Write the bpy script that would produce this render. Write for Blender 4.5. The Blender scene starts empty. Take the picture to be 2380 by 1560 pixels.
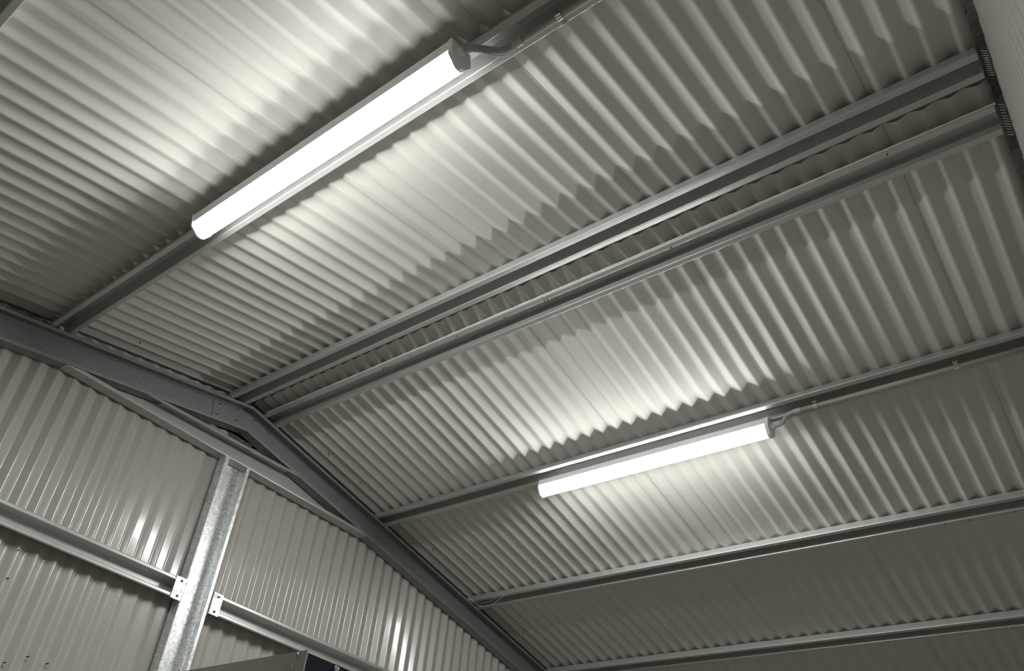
import bpy, math, random
from mathutils import Vector, Matrix
random.seed(7)
sc = bpy.context.scene
col = sc.collection

# ------------------------------------------------------------------ camera, world, exposure
ZR = 3.96                      # height of the ridge above the floor
AL = 0.194562                   # roof pitch
CA, SA = math.cos(AL), math.sin(AL)
CAMP = (2.52497, -1.94999, -2.36136)
RM = [[0.7826776, 0.6133462, 0.1059346], [-0.2777089, 0.4964295, -0.822457], [-0.5570399, 0.6142997, 0.558876]]
F_PX, PPX, PPY = 1948.842, 1119.495, 939.802
cd = bpy.data.cameras.new('camera'); cam = bpy.data.objects.new('camera', cd); col.objects.link(cam)
cd.sensor_width = 36.0; cd.sensor_fit = 'HORIZONTAL'
cd.lens = F_PX / 2380 * 36
cd.shift_x = (1190 - PPX) / 2380
cd.shift_y = (PPY - 780) / 2380
cd.clip_start = 0.01
r, d, f = (Vector(v) for v in RM)
cam.matrix_world = Matrix(((r.x, -d.x, -f.x, CAMP[0]), (r.y, -d.y, -f.y, CAMP[1]), (r.z, -d.z, -f.z, CAMP[2] + ZR), (0, 0, 0, 1)))
sc.camera = cam
w = bpy.data.worlds.new('World'); sc.world = w; w.use_nodes = True
w.node_tree.nodes['Background'].inputs[0].default_value = (0.02, 0.025, 0.03, 1)
w.node_tree.nodes['Background'].inputs[1].default_value = 0.3
sc.view_settings.view_transform = 'Standard'; sc.view_settings.look = 'None'
sc.view_settings.gamma = 1.0; sc.view_settings.use_curve_mapping = False
sc.view_settings.exposure = 0.0
LAMP = 102.0

# ------------------------------------------------------------------ materials
def mat(name, color, rough=0.5, metal=0.0, spec=0.5, noise=0.0, nscale=8.0, bump=0.0, bscale=60.0, rvar=0.0, coat=0.0):
    m = bpy.data.materials.new(name); m.use_nodes = True
    nt = m.node_tree; b = nt.nodes['Principled BSDF']
    b.inputs['Base Color'].default_value = (*color, 1); b.inputs['Roughness'].default_value = rough
    b.inputs['Metallic'].default_value = metal; b.inputs['Specular IOR Level'].default_value = spec
    if coat: b.inputs['Coat Weight'].default_value = coat; b.inputs['Coat Roughness'].default_value = 0.14
    tc = nt.nodes.new('ShaderNodeTexCoord')
    if noise:
        n = nt.nodes.new('ShaderNodeTexNoise'); n.inputs['Scale'].default_value = nscale; n.inputs['Detail'].default_value = 6
        nt.links.new(tc.outputs['Object'], n.inputs['Vector'])
        mx = nt.nodes.new('ShaderNodeMix'); mx.data_type = 'RGBA'
        mx.inputs['A'].default_value = (*[c * (1 - noise) for c in color], 1); mx.inputs['B'].default_value = (*[min(1, c * (1 + noise)) for c in color], 1)
        nt.links.new(n.outputs['Fac'], mx.inputs['Factor']); nt.links.new(mx.outputs['Result'], b.inputs['Base Color'])
        if rvar:
            mr = nt.nodes.new('ShaderNodeMapRange'); mr.inputs['To Min'].default_value = rough - rvar; mr.inputs['To Max'].default_value = rough + rvar
            nt.links.new(n.outputs['Fac'], mr.inputs['Value']); nt.links.new(mr.outputs['Result'], b.inputs['Roughness'])
    if bump:
        n2 = nt.nodes.new('ShaderNodeTexNoise'); n2.inputs['Scale'].default_value = bscale; n2.inputs['Detail'].default_value = 3
        nt.links.new(tc.outputs['Object'], n2.inputs['Vector'])
        bp = nt.nodes.new('ShaderNodeBump'); bp.inputs['Strength'].default_value = bump; bp.inputs['Distance'].default_value = 0.002
        nt.links.new(n2.outputs['Fac'], bp.inputs['Height']); nt.links.new(bp.outputs['Normal'], b.inputs['Normal'])
    return m

def spangle(name, c0, c1, rough, metal, scale, bump=0.15):
    m = bpy.data.materials.new(name); m.use_nodes = True
    nt = m.node_tree; b = nt.nodes['Principled BSDF']; b.inputs['Metallic'].default_value = metal
    tc = nt.nodes.new('ShaderNodeTexCoord')
    n = nt.nodes.new('ShaderNodeTexNoise'); n.inputs['Scale'].default_value = scale * 0.7; n.inputs['Detail'].default_value = 2
    nt.links.new(tc.outputs['Object'], n.inputs['Vector'])
    mxv = nt.nodes.new('ShaderNodeMix'); mxv.data_type = 'RGBA'; mxv.inputs['Factor'].default_value = 0.03
    nt.links.new(tc.outputs['Object'], mxv.inputs['A']); nt.links.new(n.outputs['Color'], mxv.inputs['B'])
    v = nt.nodes.new('ShaderNodeTexVoronoi'); v.inputs['Scale'].default_value = scale
    nt.links.new(mxv.outputs['Result'], v.inputs['Vector'])
    bw = nt.nodes.new('ShaderNodeSeparateColor'); nt.links.new(v.outputs['Color'], bw.inputs['Color'])
    mx = nt.nodes.new('ShaderNodeMix'); mx.data_type = 'RGBA'; mx.inputs['A'].default_value = (*c0, 1); mx.inputs['B'].default_value = (*c1, 1)
    nt.links.new(bw.outputs['Red'], mx.inputs['Factor']); nt.links.new(mx.outputs['Result'], b.inputs['Base Color'])
    mr = nt.nodes.new('ShaderNodeMapRange'); mr.inputs['To Min'].default_value = rough - 0.1; mr.inputs['To Max'].default_value = rough + 0.12
    nt.links.new(bw.outputs['Green'], mr.inputs['Value']); nt.links.new(mr.outputs['Result'], b.inputs['Roughness'])
    bp = nt.nodes.new('ShaderNodeBump'); bp.inputs['Strength'].default_value = bump; bp.inputs['Distance'].default_value = 0.0015
    nt.links.new(n.outputs['Fac'], bp.inputs['Height']); nt.links.new(bp.outputs['Normal'], b.inputs['Normal'])
    return m

M = {}
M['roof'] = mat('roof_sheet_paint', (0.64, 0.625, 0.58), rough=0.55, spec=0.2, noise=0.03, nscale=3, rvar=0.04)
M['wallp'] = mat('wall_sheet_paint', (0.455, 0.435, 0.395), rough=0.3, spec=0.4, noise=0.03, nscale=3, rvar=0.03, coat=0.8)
M['galv'] = mat('galvanised_purlin', (0.53, 0.54, 0.52), rough=0.36, metal=0.5, noise=0.06, nscale=14, rvar=0.02)
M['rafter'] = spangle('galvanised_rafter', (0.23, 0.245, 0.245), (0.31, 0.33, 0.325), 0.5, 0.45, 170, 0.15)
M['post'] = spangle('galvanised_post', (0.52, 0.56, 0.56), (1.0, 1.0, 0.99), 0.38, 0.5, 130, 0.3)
M['cleat'] = spangle('galvanised_cleat', (0.60, 0.62, 0.60), (0.88, 0.89, 0.86), 0.42, 0.55, 120, 0.1)
M['darkplate'] = spangle('dark_galvanised_plate', (0.05, 0.05, 0.05), (0.09, 0.09, 0.088), 0.6, 0.4, 60, 0.3)  # dark tone includes the shade on the plate under the apex
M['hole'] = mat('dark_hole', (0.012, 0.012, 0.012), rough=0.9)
M['steelbolt'] = mat('zinc_bolt', (0.62, 0.62, 0.60), rough=0.22, metal=0.95)
M['boltg'] = mat('galvanised_bolt', (0.42, 0.43, 0.42), rough=0.3, metal=0.8)
M['darkbolt'] = mat('dark_bolt', (0.07, 0.07, 0.07), rough=0.45, metal=0.6)
M['chrome'] = mat('polished_clip', (0.82, 0.82, 0.80), rough=0.1, metal=1.0)
M['pvc'] = mat('grey_pvc', (0.40, 0.365, 0.325), rough=0.45, noise=0.03, nscale=20)
M['pvcl'] = mat('pale_pvc', (0.50, 0.48, 0.43), rough=0.4)
M['flex'] = mat('flexible_conduit', (0.46, 0.47, 0.50), rough=0.4)
M['housing'] = mat('white_fitting_paint', (0.86, 0.87, 0.88), rough=0.4)
M['foam'] = mat('dark_foam', (0.10, 0.10, 0.092), rough=0.95, noise=0.4, nscale=60, bump=0.6, bscale=140)
M['tape'] = mat('torn_sealing_tape', (0.66, 0.65, 0.58), rough=0.5)
M['steel'] = mat('scratched_steel', (0.90, 0.87, 0.83), rough=0.30, metal=0.5, noise=0.38, nscale=13, rvar=0.1)
M['navy'] = mat('navy_paint', (0.003, 0.014, 0.055), rough=0.3, noise=0.2, nscale=12)
M['wire'] = mat('cream_wire', (0.6, 0.58, 0.5), rough=0.5)
M['floor'] = mat('concrete', (0.47, 0.43, 0.375), rough=0.75, noise=0.15, nscale=2, bump=0.3)
em = bpy.data.materials.new('lit_diffuser'); em.use_nodes = True
eb = em.node_tree.nodes['Principled BSDF']; eb.inputs['Base Color'].default_value = (0.8, 0.8, 0.8, 1)
eb.inputs['Emission Color'].default_value = (0.985, 0.99, 0.975, 1); eb.inputs['Emission Strength'].default_value = LAMP
M['led'] = em
em2 = em.copy(); em2.name = 'lit_diffuser_side'; em2.node_tree.nodes['Principled BSDF'].inputs['Emission Strength'].default_value = LAMP * 0.26
M['led_side'] = em2

# ------------------------------------------------------------------ helpers
def rp(x, S, dep, s):
    """point on a roof slope: x along the building, S down the slope from the ridge, dep below the sheet plane"""
    return Vector((x, s * (S * CA - dep * SA), ZR - S * SA - dep * CA))

class MB:
    def __init__(self): self.v = []; self.f = []
    def add(self, vs, fs):
        o = len(self.v); self.v += [tuple(v) for v in vs]; self.f += [tuple(i + o for i in q) for q in fs]
    def sweep(self, loops, closed=True, caps=True):
        n = len(loops[0]); vs = [p for l in loops for p in l]; fs = []
        for k in range(len(loops) - 1):
            for i in range(n if closed else n - 1):
                j = (i + 1) % n
                fs.append((k * n + i, k * n + j, (k + 1) * n + j, (k + 1) * n + i))
        if caps and closed:
            fs.append(tuple(range(n - 1, -1, -1))); fs.append(tuple((len(loops) - 1) * n + i for i in range(n)))
        self.add(vs, fs)
    def box(self, a, b):
        x0, y0, z0 = a; x1, y1, z1 = b
        self.sweep([[(x0, y0, z0), (x1, y0, z0), (x1, y1, z0), (x0, y1, z0)], [(x0, y0, z1), (x1, y0, z1), (x1, y1, z1), (x0, y1, z1)]])
    def tube(self, pts, r, n=16, ribs=None):
        pts = [Vector(p) for p in pts]; loops = []; up = Vector((0.3, 0.2, 1)).normalized(); prev = None
        for i, p in enumerate(pts):
            t = (pts[min(i + 1, len(pts) - 1)] - pts[max(i - 1, 0)]).normalized()
            u = prev if prev is not None else up
            u = (u - t * u.dot(t)).normalized(); prev = u; v = t.cross(u)
            rr = r[i] if isinstance(r, (list, tuple)) else r
            loops.append([p + (u * math.cos(2 * math.pi * k / n) + v * math.sin(2 * math.pi * k / n)) * rr for k in range(n)])
        self.sweep(loops)
    def build(self, name, m, parent=None, smooth=False, wn=False, solid=0.0, off=-1.0):
        me = bpy.data.meshes.new(name); me.from_pydata(self.v, [], self.f); me.update()
        import bmesh
        bm = bmesh.new(); bm.from_mesh(me); bmesh.ops.recalc_face_normals(bm, faces=bm.faces); bm.to_mesh(me); bm.free()
        me.materials.append(m)
        if smooth:
            for p in me.polygons: p.use_smooth = True
        o = bpy.data.objects.new(name, me); col.objects.link(o)
        if solid:
            md = o.modifiers.new('thickness', 'SOLIDIFY'); md.thickness = solid; md.offset = off
        if wn:
            md = o.modifiers.new('normals', 'WEIGHTED_NORMAL'); md.keep_sharp = True; md.weight = 80
        if parent is not None: 
            o.parent = parent; o.matrix_parent_inverse = parent.matrix_world.inverted()
        return o

def tag(o, label=None, cat=None, group=None, kind=None):
    if label: o['label'] = label
    if cat: o['category'] = cat
    if group: o['group'] = group
    if kind: o['kind'] = kind
    return o

def empty(name, loc, label, cat, group=None):
    o = bpy.data.objects.new(name, None); col.objects.link(o); o.location = loc; o.empty_display_size = 0.05
    o.matrix_world = Matrix.Translation(Vector(loc))
    return tag(o, label, cat, group)

def thick(pts, t):
    """closed outline of an open 2-D polyline given thickness t (to its left side)"""
    n = len(pts); out = []
    for i in range(n):
        a = pts[max(i - 1, 0)]; b = pts[min(i + 1, n - 1)]; p = pts[i]
        def nrm(u, v):
            dx, dy = v[0] - u[0], v[1] - u[1]; L = math.hypot(dx, dy) or 1; return (-dy / L, dx / L)
        if i == 0: q = nrm(p, b); k = 1
        elif i == n - 1: q = nrm(a, p); k = 1
        else:
            n1 = nrm(a, p); n2 = nrm(p, b); q = (n1[0] + n2[0], n1[1] + n2[1]); L = math.hypot(*q) or 1
            q = (q[0] / L, q[1] / L); k = 1 / max(0.3, q[0] * n1[0] + q[1] * n1[1])
        out.append((p[0] + q[0] * t * k, p[1] + q[1] * t * k))
    return list(pts) + out[::-1]

def arc(pts, r=0.003, k=3):
    """round the corners of an open polyline"""
    out = [pts[0]]
    for i in range(1, len(pts) - 1):
        a, p, b = (Vector(q) for q in (pts[i - 1], pts[i], pts[i + 1]))
        u = (a - p).normalized(); v = (b - p).normalized()
        L = min(r, (a - p).length * 0.45, (b - p).length * 0.45)
        s0, s1 = p + u * L, p + v * L
        for j in range(k + 1):
            t = j / k; q = s0 * (1 - t) ** 2 + p * 2 * t * (1 - t) + s1 * t * t
            out.append((q.x, q.y))
    out.append(pts[-1]); return out

PITCH = 0.0762
XW0, XW1 = -0.885, 2.603          # room faces of the two gable walls
YS = 4.1                          # side walls

def corr_profile():
    """one pitch of the corrugated sheet: straight flanks with rounded crests; (along, 0..depth)"""
    D = 0.0381 * math.tan(math.radians(27.8))
    L = 0.0078
    pts = arc([(-0.0381, D), (0.0, 0.0), (0.0381, D), (0.0762, 0.0), (0.1143, D)], L, 8)
    lo = min(p[1] for p in pts[4:-4])
    seg = [(u, v - lo) for u, v in pts if -1e-9 <= u < 0.0762 - 1e-9]
    return seg
CP = corr_profile()
CDEP = max(v for u, v in CP)

# ------------------------------------------------------------------ room shell
def roof_slope(s, S0, S1, name):
    mb = MB(); A = 0.008; n = 16
    x_seams = [k * 0.762 for k in range(-2, 4)]
    for x0 in x_seams:
        xa, xb = max(x0, -0.935), min(x0 + 0.762 + 0.014, 2.64)
        if xb - xa < 0.02: continue
        xs = [xa]; g = math.floor(xa / PITCH)
        while g * PITCH < xb:
            xs += [g * PITCH + u for u, v in CP if xa + 1e-5 < g * PITCH + u < xb - 1e-5]; g += 1
        xs.append(xb)
        def prof(x):
            q = x % PITCH; c = CP + [(PITCH, CP[0][1])]
            for i in range(len(c) - 1):
                if c[i][0] <= q <= c[i + 1][0] + 1e-12: return c[i][1] + (c[i + 1][1] - c[i][1]) * (q - c[i][0]) / max(1e-9, c[i + 1][0] - c[i][0])
            return c[-1][1]
        def dd(x):
            b = 0.010 - CDEP + prof(x)
            t = (x - x0) / 0.762
            b += -0.0018 * max(0, (t - 0.5) * 2)                 # far edge laps above the next sheet
            if x0 > -0.9 and x - x0 < 0.006: b += 0.0032 * (1 - (x - x0) / 0.006)   # lap edge turned down
            return b
        mb.sweep([[rp(x, S0, dd(x), s) for x in xs], [rp(x, (S0 + S1) / 2, dd(x), s) for x in xs], [rp(x, S1, dd(x), s) for x in xs]], closed=False, caps=False)
    o = mb.build(name, M['roof'], smooth=True, wn=True, solid=0.0009, off=1.0 if s > 0 else -1.0)
    return o
c1 = roof_slope(-1, 0.008, 4.35, 'ceiling'); c2 = roof_slope(1, 0.031, 4.35, 'ceiling')
tag(c1, 'corrugated pale steel roof sheets, slope with the longer bright light', None, None, 'structure')
tag(c2, 'corrugated pale steel roof sheets, slope with the smaller bright light', None, None, 'structure')

WP = CP

def wall_cols(y0, y1, origin=0.0):
    k0 = math.floor((y0 - origin) / PITCH); out = []
    k = k0
    while True:
        for (u, dpt) in WP:
            y = origin + k * PITCH + u
            if y < y0: continue
            if y > y1: return out
            out.append((y, dpt))
        k += 1

def roofz(y, dep=0.0): return ZR - (dep / CA) - abs(y) * math.tan(AL)

def gable(name, x, sgn, pieces, mname, origin=0.0):
    """pieces: list of (y0, y1, zlow(y), zhigh(y)); sgn = direction away from the room"""
    mb = MB()
    for (y0, y1, zl, zh) in pieces:
        cs = wall_cols(y0, y1, origin)
        rows = []
        lo = [(x + sgn * dpt, y, zl(y)) for y, dpt in cs]; hi = [(x + sgn * dpt, y, zh(y)) for y, dpt in cs]
        mb.sweep([lo, hi], closed=False, caps=False)
    return mb.build(name, M[mname], smooth=True, wn=True, solid=0.0008, off=0.0)

ZC = ZR - 0.238
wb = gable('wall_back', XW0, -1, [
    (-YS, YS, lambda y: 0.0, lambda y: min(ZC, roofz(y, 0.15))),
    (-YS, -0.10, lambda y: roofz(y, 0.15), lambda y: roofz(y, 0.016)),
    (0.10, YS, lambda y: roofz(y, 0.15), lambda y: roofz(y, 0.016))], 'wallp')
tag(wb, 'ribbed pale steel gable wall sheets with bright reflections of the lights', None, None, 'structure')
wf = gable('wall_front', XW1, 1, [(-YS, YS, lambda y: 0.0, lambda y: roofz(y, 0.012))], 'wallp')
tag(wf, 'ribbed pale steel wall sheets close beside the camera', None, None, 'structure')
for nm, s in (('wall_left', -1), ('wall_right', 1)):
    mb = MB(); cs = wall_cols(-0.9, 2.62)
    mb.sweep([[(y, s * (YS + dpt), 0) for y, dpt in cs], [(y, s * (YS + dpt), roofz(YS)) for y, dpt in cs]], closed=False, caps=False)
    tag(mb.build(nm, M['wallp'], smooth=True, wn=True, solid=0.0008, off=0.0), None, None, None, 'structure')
mb = MB(); mb.box((-0.95, -YS - 0.1, -0.12), (2.68, YS + 0.1, 0.0)); tag(mb.build('floor', M['floor']), 'grey concrete floor', None, None, 'structure')
# ridge capping: folded strip lying over both slopes, with down-turned lips
mb = MB(); pr = []
for s, S in ((-1, 0.16), (-1, 0.0), (1, 0.16)): pr.append(rp(0, S, -0.0105, s))
loop = [(p.y, p.z) for p in pr]; lp = thick([loop[0], loop[1], loop[2]], 0.0012)
mb.sweep([[(x, y, z) for y, z in lp] for x in (-0.94, 2.64)])
tag(mb.build('trim_1', M['roof']), 'folded ridge capping', None, None, 'structure')
# gable flashing plates outside the wall sheets
mb = MB()
for s in (-1, 1):
    a = [rp(-0.93, 0, -0.02, s), rp(-0.93, 4.2, -0.02, s), rp(-0.93, 4.2, 0.10, s), rp(-0.93, 0, 0.10, s)]
    b = [p + Vector((-0.002, 0, 0)) for p in a]; mb.sweep([a, b])
tag(mb.build('trim_2', M['darkplate']), 'dark barge flashing behind the gable wall sheets', None, None, 'structure')
# screw tips through the roof and wall sheets
def pin(p, dirv, L, r, name, m, parent):
    mb = MB(); p = Vector(p); dv = Vector(dirv).normalized(); mb.tube([p, p + dv * L * 0.75, p + dv * L], [r, r, r * 0.15], 8); return mb.build(name, m, parent)
for y, ce in ((-0.684, c1), (0.497, c2), (0.757, c2), (1.416, c2), (2.382, c2)):
    s = 1 if y > 0 else -1; S = abs(y) / CA
    x = -0.7620 + (0.0381 if True else 0) - 0.0381
    p = rp(x - 0.012, S, -0.010, s); pin(p, (0.1, 0.0, -1), 0.028, 0.0016, 'screw', M['hole'], ce)
for y, z in ((-0.642, -1.595), (-0.57, -1.55), (-0.49, -1.552), (-0.758, -1.305), (-0.765, -1.191)):
    pin((XW0 - 0.004, y, ZR + z), (1, 0.25, 0.1), 0.018, 0.0022, 'screw', M['hole'], wb)

# ------------------------------------------------------------------ top-hat purlins
def hat_profile(W=0.104, w_in=0.032, crown=0.027, H=0.054):
    h = W / 2
    # open line from left lip round the crown to right lip (S offset, depth)
    base = [(-h, -0.008 + H), (-h, H), (-w_in, H), (-crown, 0), (crown, 0), (w_in, H), (h, H), (h, H - 0.008)]
    return arc(base, 0.002, 3)
def swept_roof(mb, s, S0, dep0, prof, x0, x1, t=0.0012):
    lp = thick(prof, t)
    mb.sweep([[rp(x, S0 + u, dep0 + v, s) for u, v in lp] for x in (x0, x1)])
PXA, PXB = -0.872, 2.575
def purlin(s, S0, label, W=0.104, screws=()):
    mb = MB(); swept_roof(mb, s, S0, 0.0112, hat_profile(W), PXA, PXB)
    o = mb.build('purlin', M['galv'], wn=True, smooth=True)
    tag(o, label, 'purlin', 'top-hat roof purlins')
    for x, du in screws:
        pin(rp(x, S0 + du, 0.064, s), rp(0, 0, 1, s) - rp(0, 0, 0, s), 0.012, 0.0022, 'screw', M['darkbolt'], o)
    return o
p0 = purlin(-1, 1.963, 'galvanised purlin cut off by the top left corner of the photo')
p1 = purlin(-1, 1.028, 'galvanised purlin carrying the larger bright light and its conduit')
p2 = purlin(-1, 0.104, 'galvanised purlin on the upper left side of the ridge gap', W=0.112)
p3 = purlin(1, 0.138, 'galvanised purlin with pale torn tape on its edge, lower right of the ridge gap',
            screws=[(-0.535, -0.04), (0.033, -0.035), (0.05, -0.035), (0.21, -0.042), (0.486, -0.042), (0.742, -0.036), (0.947, -0.037), (0.962, -0.037), (1.512, -0.036), (2.27, -0.042)])
p4 = purlin(1, 1.052, 'galvanised purlin carrying the smaller bright light and its conduit')
p5 = purlin(1, 1.968, 'galvanised purlin with thin loose wires at its rafter end',
            screws=[(x, 0.042) for x in (1.9, 2.0, 2.18, 2.3)] + [(1.52, -0.042), (1.70, -0.042), (1.75, -0.042)])
p6 = purlin(1, 2.897, 'galvanised purlin nearest the bottom right corner of the photo', screws=[(x, 0.042) for x in (1.35, 1.62, 1.95, 2.3)])
# ragged tape along the upper edge of the ridge purlin
mb = MB(); n = 190
lo = []; hi = []
for i in range(n + 1):
    x = -0.80 + (2.58 + 0.80) * i / n
    lo.append(rp(x, 0.0855, 0.064, 1)); hi.append(rp(x, 0.0835 - random.uniform(0, 0.0012), 0.053 - random.uniform(0, 0.002), 1))
lo2 = [p + Vector((0, 0.0012, 0)) for p in lo]; hi2 = [p + Vector((0, 0.0012, 0)) for p in hi]
mb.sweep([lo, hi, hi2, lo2], closed=False, caps=False)
mb.build('sealing_tape', M['tape'], p3)
p3.children[-1]['label'] = 'pale torn sealing tape'

# ------------------------------------------------------------------ end frame: rafters, apex plate, post, rails
XL, XB = -0.818, -0.880          # lip plane and web plane of the frame channels
DT, DB = 0.0685, 0.2150
def rafter(s, label):
    base = [(XL, DT + 0.017), (XL, DT), (XB, DT), (XB, DB), (XL, DB), (XL, DB - 0.017)]
    lp = thick(arc(base, 0.004, 3), -0.0018)
    # cut plumb at the ridge, end just past the side wall head
    loops = []
    mb = MB()
    def at(S, u, v): return rp(u, S, v, s)
    l0 = [at(v * SA / CA + 0.0008, u, v) for u, v in lp]; l1 = [at(4.12, u, v) for u, v in lp]
    mb.sweep([l0, l1])
    o = mb.build('rafter', M['rafter'], wn=True, smooth=True); tag(o, label, 'rafter', 'gable end rafters'); return o
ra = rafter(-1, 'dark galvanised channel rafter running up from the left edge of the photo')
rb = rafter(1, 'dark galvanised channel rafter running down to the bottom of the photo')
# apex plate inside both webs
mb = MB()
pa = []
for s, S, dp in ((-1, 0.215, 0.086), (-1, 0.215, 0.196)): pa.append(rp(0, S, dp, s))
q = [rp(0, 0.215, 0.088, -1), rp(0, 0.017, 0.088, -1), rp(0, 0.017, 0.088, 1), rp(0, 0.20, 0.088, 1), rp(0, 0.20, 0.196, 1), rp(0, 0.038, 0.196, 1), rp(0, 0.038, 0.196, -1), rp(0, 0.215, 0.196, -1)]
mb.sweep([[(XB + 0.002, p.y, p.z) for p in q], [(XB + 0.006, p.y, p.z) for p in q]])
ap = mb.build('apex_plate', M['rafter']); tag(ap, 'bolted galvanised plate joining the two rafters at the apex', 'bracket')
def bolt(p, axis, r, h, parent, m='steelbolt', washer=True, name='bolt'):
    p = Vector(p); a = Vector(axis).normalized(); mb = MB()
    if washer: mb.tube([p, p + a * 0.0015], r * 1.45, 20)
    mb.tube([p + a * 0.001, p + a * h], r, 6)
    mb.tube([p + a * h, p + a * (h + r * 0.5)], [r * 0.62, r * 0.5], 12)
    return mb.build(name, M[m], parent)
for y, z in ((-0.153, -0.133), (-0.047, -0.106), (-0.148, -0.190), (-0.038, -0.166), (0.066, -0.107), (0.167, -0.128)):
    bolt((XB + 0.006, y, ZR + z), (1, 0, 0), 0.0075, 0.006, ap, 'boltg')
# dark plate with holes below the apex, behind the top rail; shade put into its colour
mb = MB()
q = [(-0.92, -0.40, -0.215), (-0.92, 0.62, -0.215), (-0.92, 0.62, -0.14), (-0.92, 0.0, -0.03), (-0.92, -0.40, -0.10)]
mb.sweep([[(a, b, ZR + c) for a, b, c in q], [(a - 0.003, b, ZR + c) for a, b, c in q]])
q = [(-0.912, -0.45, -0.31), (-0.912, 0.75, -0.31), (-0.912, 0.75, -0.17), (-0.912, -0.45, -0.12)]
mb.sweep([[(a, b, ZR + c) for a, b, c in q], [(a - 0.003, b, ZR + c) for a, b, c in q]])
dp = mb.build('backing_plate', M['darkplate']); tag(dp, 'dark metal plate with oval holes under the rafter apex, shade in its colour', 'plate')
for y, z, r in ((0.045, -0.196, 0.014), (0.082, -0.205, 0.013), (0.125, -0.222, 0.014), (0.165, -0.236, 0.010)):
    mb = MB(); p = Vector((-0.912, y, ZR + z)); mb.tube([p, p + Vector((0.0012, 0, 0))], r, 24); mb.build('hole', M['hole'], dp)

# top rail: lipped channel mitred under the rafters
def vert_channel(mb, zb, zt, yl, yr, lip=0.014, t=0.0018, xl=XL, xb=XB):
    def zz(v, y): return ZR + v + (0.035 * y if v > (zb + zt) / 2 else 0.0)
    base = [(xl, zb + lip), (xl, zb), (xb, zb), (xb, zt), (xl, zt), (xl, zt - lip)]
    lp = thick(arc(base, 0.004, 3), 0.0018)
    mb.sweep([[(u, yl(v), zz(v, yl(v))) for u, v in lp], [(u, yr(v), zz(v, yr(v))) for u, v in lp]])
def yend(v, sg=0): return max(0.0, (-v - (DB + 0.003) / CA) / (math.tan(AL) + (0.035 * sg if v > -0.35 else 0)))
mb = MB(); vert_channel(mb, -0.402, -0.296, lambda v: -yend(v, -1), lambda v: yend(v, 1))
tr = mb.build('wall_rail', M['galv'], wn=True, smooth=True); tag(tr, 'galvanised lipped channel spanning under the apex above the post', 'rail')
# made-up strip above the top lip; bright bars stand in for glints
mb = MB()
mb.box((-0.8420, -0.078, ZR - 0.2975), (-0.8405, 0.070, ZR - 0.262))
s_ = mb.build('glint_strip', M['darkplate'], tr)
for k in range(4):
    y = -0.066 + k * 0.031; mb = MB()
    mb.box((-0.8405, y, ZR - 0.2735), (-0.8385, y + 0.020, ZR - 0.2695)); g_ = mb.build('glint_bar', M['steelbolt'], s_); g_['label'] = 'shiny bar standing in for a glint'

# post
ZP = ZR - 0.405
base = [(XL, -0.063 + 0.018), (XL, -0.063), (XB, -0.063), (XB, 0.083), (XL, 0.083), (XL, 0.083 - 0.018)]
lp = thick(arc(base, 0.0045, 3), 0.0022); mb = MB()
mb.sweep([[(u, y, 0.0) for u, y in lp], [(u, y, ZP) for u, y in lp]])
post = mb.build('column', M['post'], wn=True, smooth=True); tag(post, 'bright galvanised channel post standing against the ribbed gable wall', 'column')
# side rails (top-hats on the wall) with cleats
def girt(y0, y1, label):
    zc = -1.100; h = 0.046; H = 0.058
    base = [(XL + 0.001 - 0.008, zc + h), (XL + 0.001, zc + h), (XL + 0.001, zc + 0.030), (XL - H, zc + 0.024), (XL - H, zc - 0.024), (XL + 0.001, zc - 0.030), (XL + 0.001, zc - h), (XL - 0.007, zc - h)]
    lp = thick(arc(base, 0.0035, 3), 0.0013); mb = MB()
    mb.sweep([[(u, y, ZR + v) for u, v in lp] for y in (y0, y1)])
    o = mb.build('wall_rail', M['galv'], wn=True, smooth=True); tag(o, label, 'rail', 'horizontal rails on the gable wall'); return o
g1 = girt(-4.05, -0.082, 'galvanised wall rail to the left of the post')
g2 = girt(0.102, 4.05, 'galvanised wall rail to the right of the post')
def cleat(y0, y1, side, label):
    mb = MB(); x = XL + 0.0035
    mb.box((x, y0, ZR - 1.152), (x + 0.003, y1, ZR - 1.050))
    yy = y1 if side < 0 else y0
    if side < 0: mb.box((x - 0.055, y1 - 0.003, ZR - 1.152), (x + 0.001, y1, ZR - 1.050))
    else: mb.box((x - 0.055, y0, ZR - 1.152), (x + 0.001, y0 + 0.003, ZR - 1.050))
    o = mb.build('rail_cleat', M['cleat']); tag(o, label, 'bracket', 'rail cleats beside the post')
    yc = (y0 + y1) / 2 + (0.004 if side < 0 else 0.0)
    for dz in (-1.066, -1.136): bolt((x + 0.003, yc, ZR + dz), (1, 0, 0), 0.0052, 0.004, o, 'darkbolt', False)
    return o
cleat(-0.118, -0.066, -1, 'bright galvanised two-bolt cleat on the left side of the post')
cleat(0.088, 0.140, 1, 'bright galvanised two-bolt cleat on the right side of the post')

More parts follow.
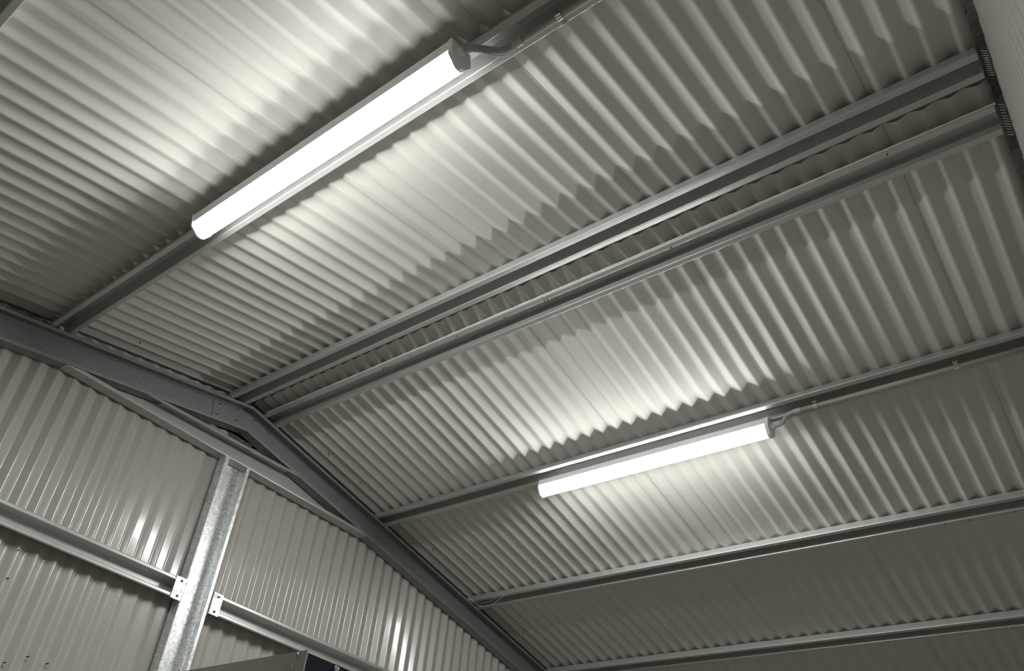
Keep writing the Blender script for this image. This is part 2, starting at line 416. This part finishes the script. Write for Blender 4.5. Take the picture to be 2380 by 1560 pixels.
# ------------------------------------------------------------------ light fittings
def light(s, S0, x0, x1, label):
    root = empty('batten_light', rp((x0 + x1) / 2, S0, 0.066, s), label, 'ceiling light', 'LED batten lights')
    def P(x, u, v): return rp(x, S0 + u, v, s)
    d0 = 0.0685
    mb = MB(); hp = [(-0.037, d0), (-0.037, 0.101), (-0.034, 0.1015), (-0.034, d0 + 0.002), (0.034, d0 + 0.002), (0.034, 0.1015), (0.037, 0.101), (0.037, d0)]
    mb.sweep([[P(x, u, v) for u, v in hp] for x in (x0 + 0.006, x1 - 0.014)])
    mb.build('housing', M['housing'], root)
    mb = MB(); dpf = [(-0.0335, 0.100), (-0.0368, 0.1025), (-0.0368, 0.116), (-0.033, 0.121), (-0.012, 0.1425), (0, 0.1455), (0.012, 0.1425), (0.033, 0.121), (0.0368, 0.116), (0.0368, 0.1025), (0.0335, 0.100)]
    mb.sweep([[P(x, u, v) for u, v in dpf] for x in (x0 + 0.006, x1 - 0.014)])
    df = mb.build('diffuser', M['led'], root); df.data.materials.append(M['led_side'])
    for p in df.data.polygons:
        c = p.center; sv = s * (c.y * CA) - (c.z - ZR) * SA if False else (s * c.y * CA - (c.z - ZR) * SA)
        if abs(sv - S0) > 0.0345 or abs(c.x - (x0 + x1) / 2) > (x1 - x0) / 2 - 0.02: p.material_index = 1
    for xa, xb in ((x0, x0 + 0.0065), (x1 - 0.0145, x1)):
        mb = MB(); e = 0.0022
        cp = [(-0.037 - e, d0 - 0.001), (-0.037 - e, 0.117), (-0.0135, 0.1455), (0.0, 0.1485), (0.0135, 0.1455), (0.037 + e, 0.117), (0.037 + e, d0 - 0.001)]
        mb.sweep([[P(x, u, v) for u, v in cp] for x in (xa, xb)]); mb.build('end_cap', M['housing'], root)
    mb = MB(); g0 = P(x1, 0.004, 0.092); mb.tube([g0, g0 + Vector((0.006, 0, 0)), g0 + Vector((0.006, 0, 0)), g0 + Vector((0.014, 0, 0))], [0.012, 0.012, 0.010, 0.010], 16)
    mb.build('cable_gland', M['housing'], root)
    return root, g0 + Vector((0.010, 0, 0))
L1, G1 = light(-1, 1.093, 0.285, 1.474, 'larger bright LED batten light, nearer the top left of the photo')
L2, G2 = light(1, 1.101, 0.280, 1.470, 'smaller bright LED batten light, in the right half of the photo')

# ------------------------------------------------------------------ conduits
def bez(a, b, c, e, n=24):
    return [a * (1 - t) ** 3 + b * 3 * t * (1 - t) ** 2 + c * 3 * t * t * (1 - t) + e * t ** 3 for t in (i / n for i in range(n + 1))]
def conduit(s, S, dep, xc0, xc1, gl, label, ribbed, clips, cl_lab):
    root = empty('conduit', rp((xc1 + PXB) / 2, S, dep, s), label, 'conduit', 'conduit runs along the purlins')
    mb = MB(); mb.tube([rp(xc1 - 0.01, S, dep, s), rp(2.575, S, dep, s)], 0.0098, 20); mb.build('pipe', M['pvc'], root, smooth=True)
    mb = MB(); mb.tube([rp(xc0, S, dep, s), rp(xc0 + 0.001, S, dep, s), rp(xc1 - 0.001, S, dep, s), rp(xc1, S, dep, s)], [0.010, 0.0118, 0.0118, 0.0104], 20); mb.build('coupling', M['pvcl'], root)
    a = gl; e = rp(xc0 + 0.01, S, dep, s)
    if ribbed:
        pts = bez(a, a + Vector((0.05, 0, -0.004)), e + Vector((-0.07, 0, -0.012)), e, 90)
        rr = [0.0098 + 0.0011 * (1 if i % 2 else -1) for i in range(len(pts))]
    else:
        m1 = a + Vector((0.045, 0, -0.002)); pts = bez(a, a + Vector((0.075, 0, 0.0)), e + Vector((-0.075, 0, 0.0)), e, 30); rr = 0.0088
    mb = MB(); mb.tube(pts, rr, 18); fo = mb.build('flexible_pipe', M['flex'], root, smooth=not ribbed)
    if ribbed:
        b2 = gl + Vector((-0.004, 0, -0.010)); mb = MB(); mb.tube(bez(b2, b2 + Vector((0.05, 0.0, 0.01)), e + Vector((-0.07, 0.012, -0.04)), e + Vector((0, 0.006, -0.010)), 30), 0.0016, 8)
        mb.build('earth_wire', M['housing'], root, smooth=True)
    for x, lab in zip(clips, cl_lab):
        mb = MB(); R0 = 0.0104
        ring = []
        side = -1                                     # screw tab towards the ridge
        for k in range(25):
            a_ = math.pi * (k / 24)
            ring.append((math.cos(a_) * R0, dep + math.sin(a_) * R0))
        tabA = [(0.030, dep - 0.0035), (0.0135, dep - 0.0035)]; tabB = [(-R0, dep - 0.0075)]
        line = [(side * u, v) for u, v in (tabA + ring[0:] + tabB)]
        lp = thick(line, 0.0012 * (1 if side < 0 else -1))
        mb.sweep([[rp(xx, S + u, v, s) for u, v in lp] for xx in (x - 0.008, x + 0.008)])
        o = mb.build('pipe_clip', M['chrome'], None); tag(o, lab, 'clip', 'saddle clips on the conduits')
        bolt(rp(x, S + side * 0.023, dep - 0.0028, s), rp(0, 0, 1, s) - rp(0, 0, 0, s), 0.0045, 0.003, o, 'steelbolt', True, 'screw')
    return root
conduit(-1, 1.013, 0.0775, 1.590, 1.622, G1, 'tan conduit with ribbed flexible end feeding the larger bright light', True, (1.742,), ('shiny saddle clip at the top edge of the photo, beside the larger light',))
conduit(1, 1.066, 0.0775, 1.578, 1.612, G2, 'grey conduit with smooth bent end feeding the smaller bright light', False, (1.674, 2.204), ('shiny saddle clip close to the smaller bright light', 'shiny saddle clip near the right edge of the photo'))

# loose wires at the rafter end of a purlin
mb = MB()
a = rp(-0.81, 1.895, 0.060, 1); e = rp(-0.54, 1.912, 0.070, 1)
mb.tube(bez(a, a + Vector((0.06, 0.06, -0.075)), e + Vector((-0.12, 0.02, -0.06)), e, 30), 0.0016, 8)
mb.tube(bez(a + Vector((0, 0.01, 0)), a + Vector((0.07, 0.03, -0.05)), e + Vector((-0.12, 0.0, -0.04)), e + Vector((-0.02, -0.01, 0.0)), 30), 0.0009, 8)
tag(mb.build('wire', M['wire'], None, smooth=True), 'thin cream wires sagging from a purlin beside the rafter', 'wire')

# foam closure between the roof and the near wall
mb = MB()
for s in (-1, 1):
    N = 260; prev = None; loops = []
    for i in range(N + 1):
        S = 0.0 + 4.0 * i / N; k = random.uniform(0.6, 1.0)
        x0 = 2.603 - 0.024 * k; 
        loops.append([rp(2.615, S, 0.002, s), rp(x0, S, 0.004, s), rp(x0 + random.uniform(-.003, .003), S, 0.018 + 0.010 * k, s), rp(2.615, S, 0.026 + 0.008 * k, s)])
    mb.sweep(loops)
fo = mb.build('foam_strip', M['foam']); tag(fo, 'dark crumbly foam closure strip where the roof meets the nearest wall', 'foam strip')
for s, S0 in ((-1, 1.963), (-1, 1.028), (-1, 0.104), (1, 0.144), (1, 1.052), (1, 1.968)):
    mb = MB()
    for k in range(12):
        S = S0 - 0.055 + k * 0.010
        mb.tube([rp(2.585, S, 0.060, s), rp(2.598, S + 0.003, 0.072, s), rp(2.604, S + 0.002, 0.058, s)], 0.0013, 6)
    mb.build('bristle', M['rafter'], fo)

# ------------------------------------------------------------------ navy cabinet with steel cover
CX, CY, CZ = 1.577, -1.200, ZR - 2.011
root = empty('cabinet', ((CX + 1.262) / 2, CY + 0.25, 0), 'navy cabinet with riveted bare steel side, at the bottom edge of the photo', 'cabinet')
mb = MB(); mb.box((1.262, CY + 0.002, 0.0), (CX - 0.0005, CY + 0.48, CZ - 0.0035)); mb.build('body', M['navy'], root)
mb = MB(); mb.box((1.250, CY - 0.0015, 0.05), (CX, CY + 0.001, CZ)); pn = mb.build('steel_cover', M['steel'], root)
for x, z in ((1.558, -2.018 - 0.0), (1.552, -2.036), (1.552, -2.075), (1.266, -2.012), (1.266, -2.06)):
    mb = MB(); p = Vector((x, CY - 0.0015, ZR + z - 0.0)); mb.tube([p, p + Vector((0, -0.0012, 0)), p + Vector((0, -0.0024, 0)), p + Vector((0, -0.003, 0))], [0.0048, 0.0044, 0.003, 0.0008], 16); mb.build('rivet', M['steelbolt'], pn, smooth=True)
mb = MB(); p = Vector((CX, -1.143, ZR - 2.0215)); mb.tube([p, p + Vector((0.002, 0, 0)), p + Vector((0.004, 0, 0)), p + Vector((0.005, 0, 0))], [0.0055, 0.005, 0.0035, 0.001], 16); mb.build('screw', M['chrome'], root, smooth=True)
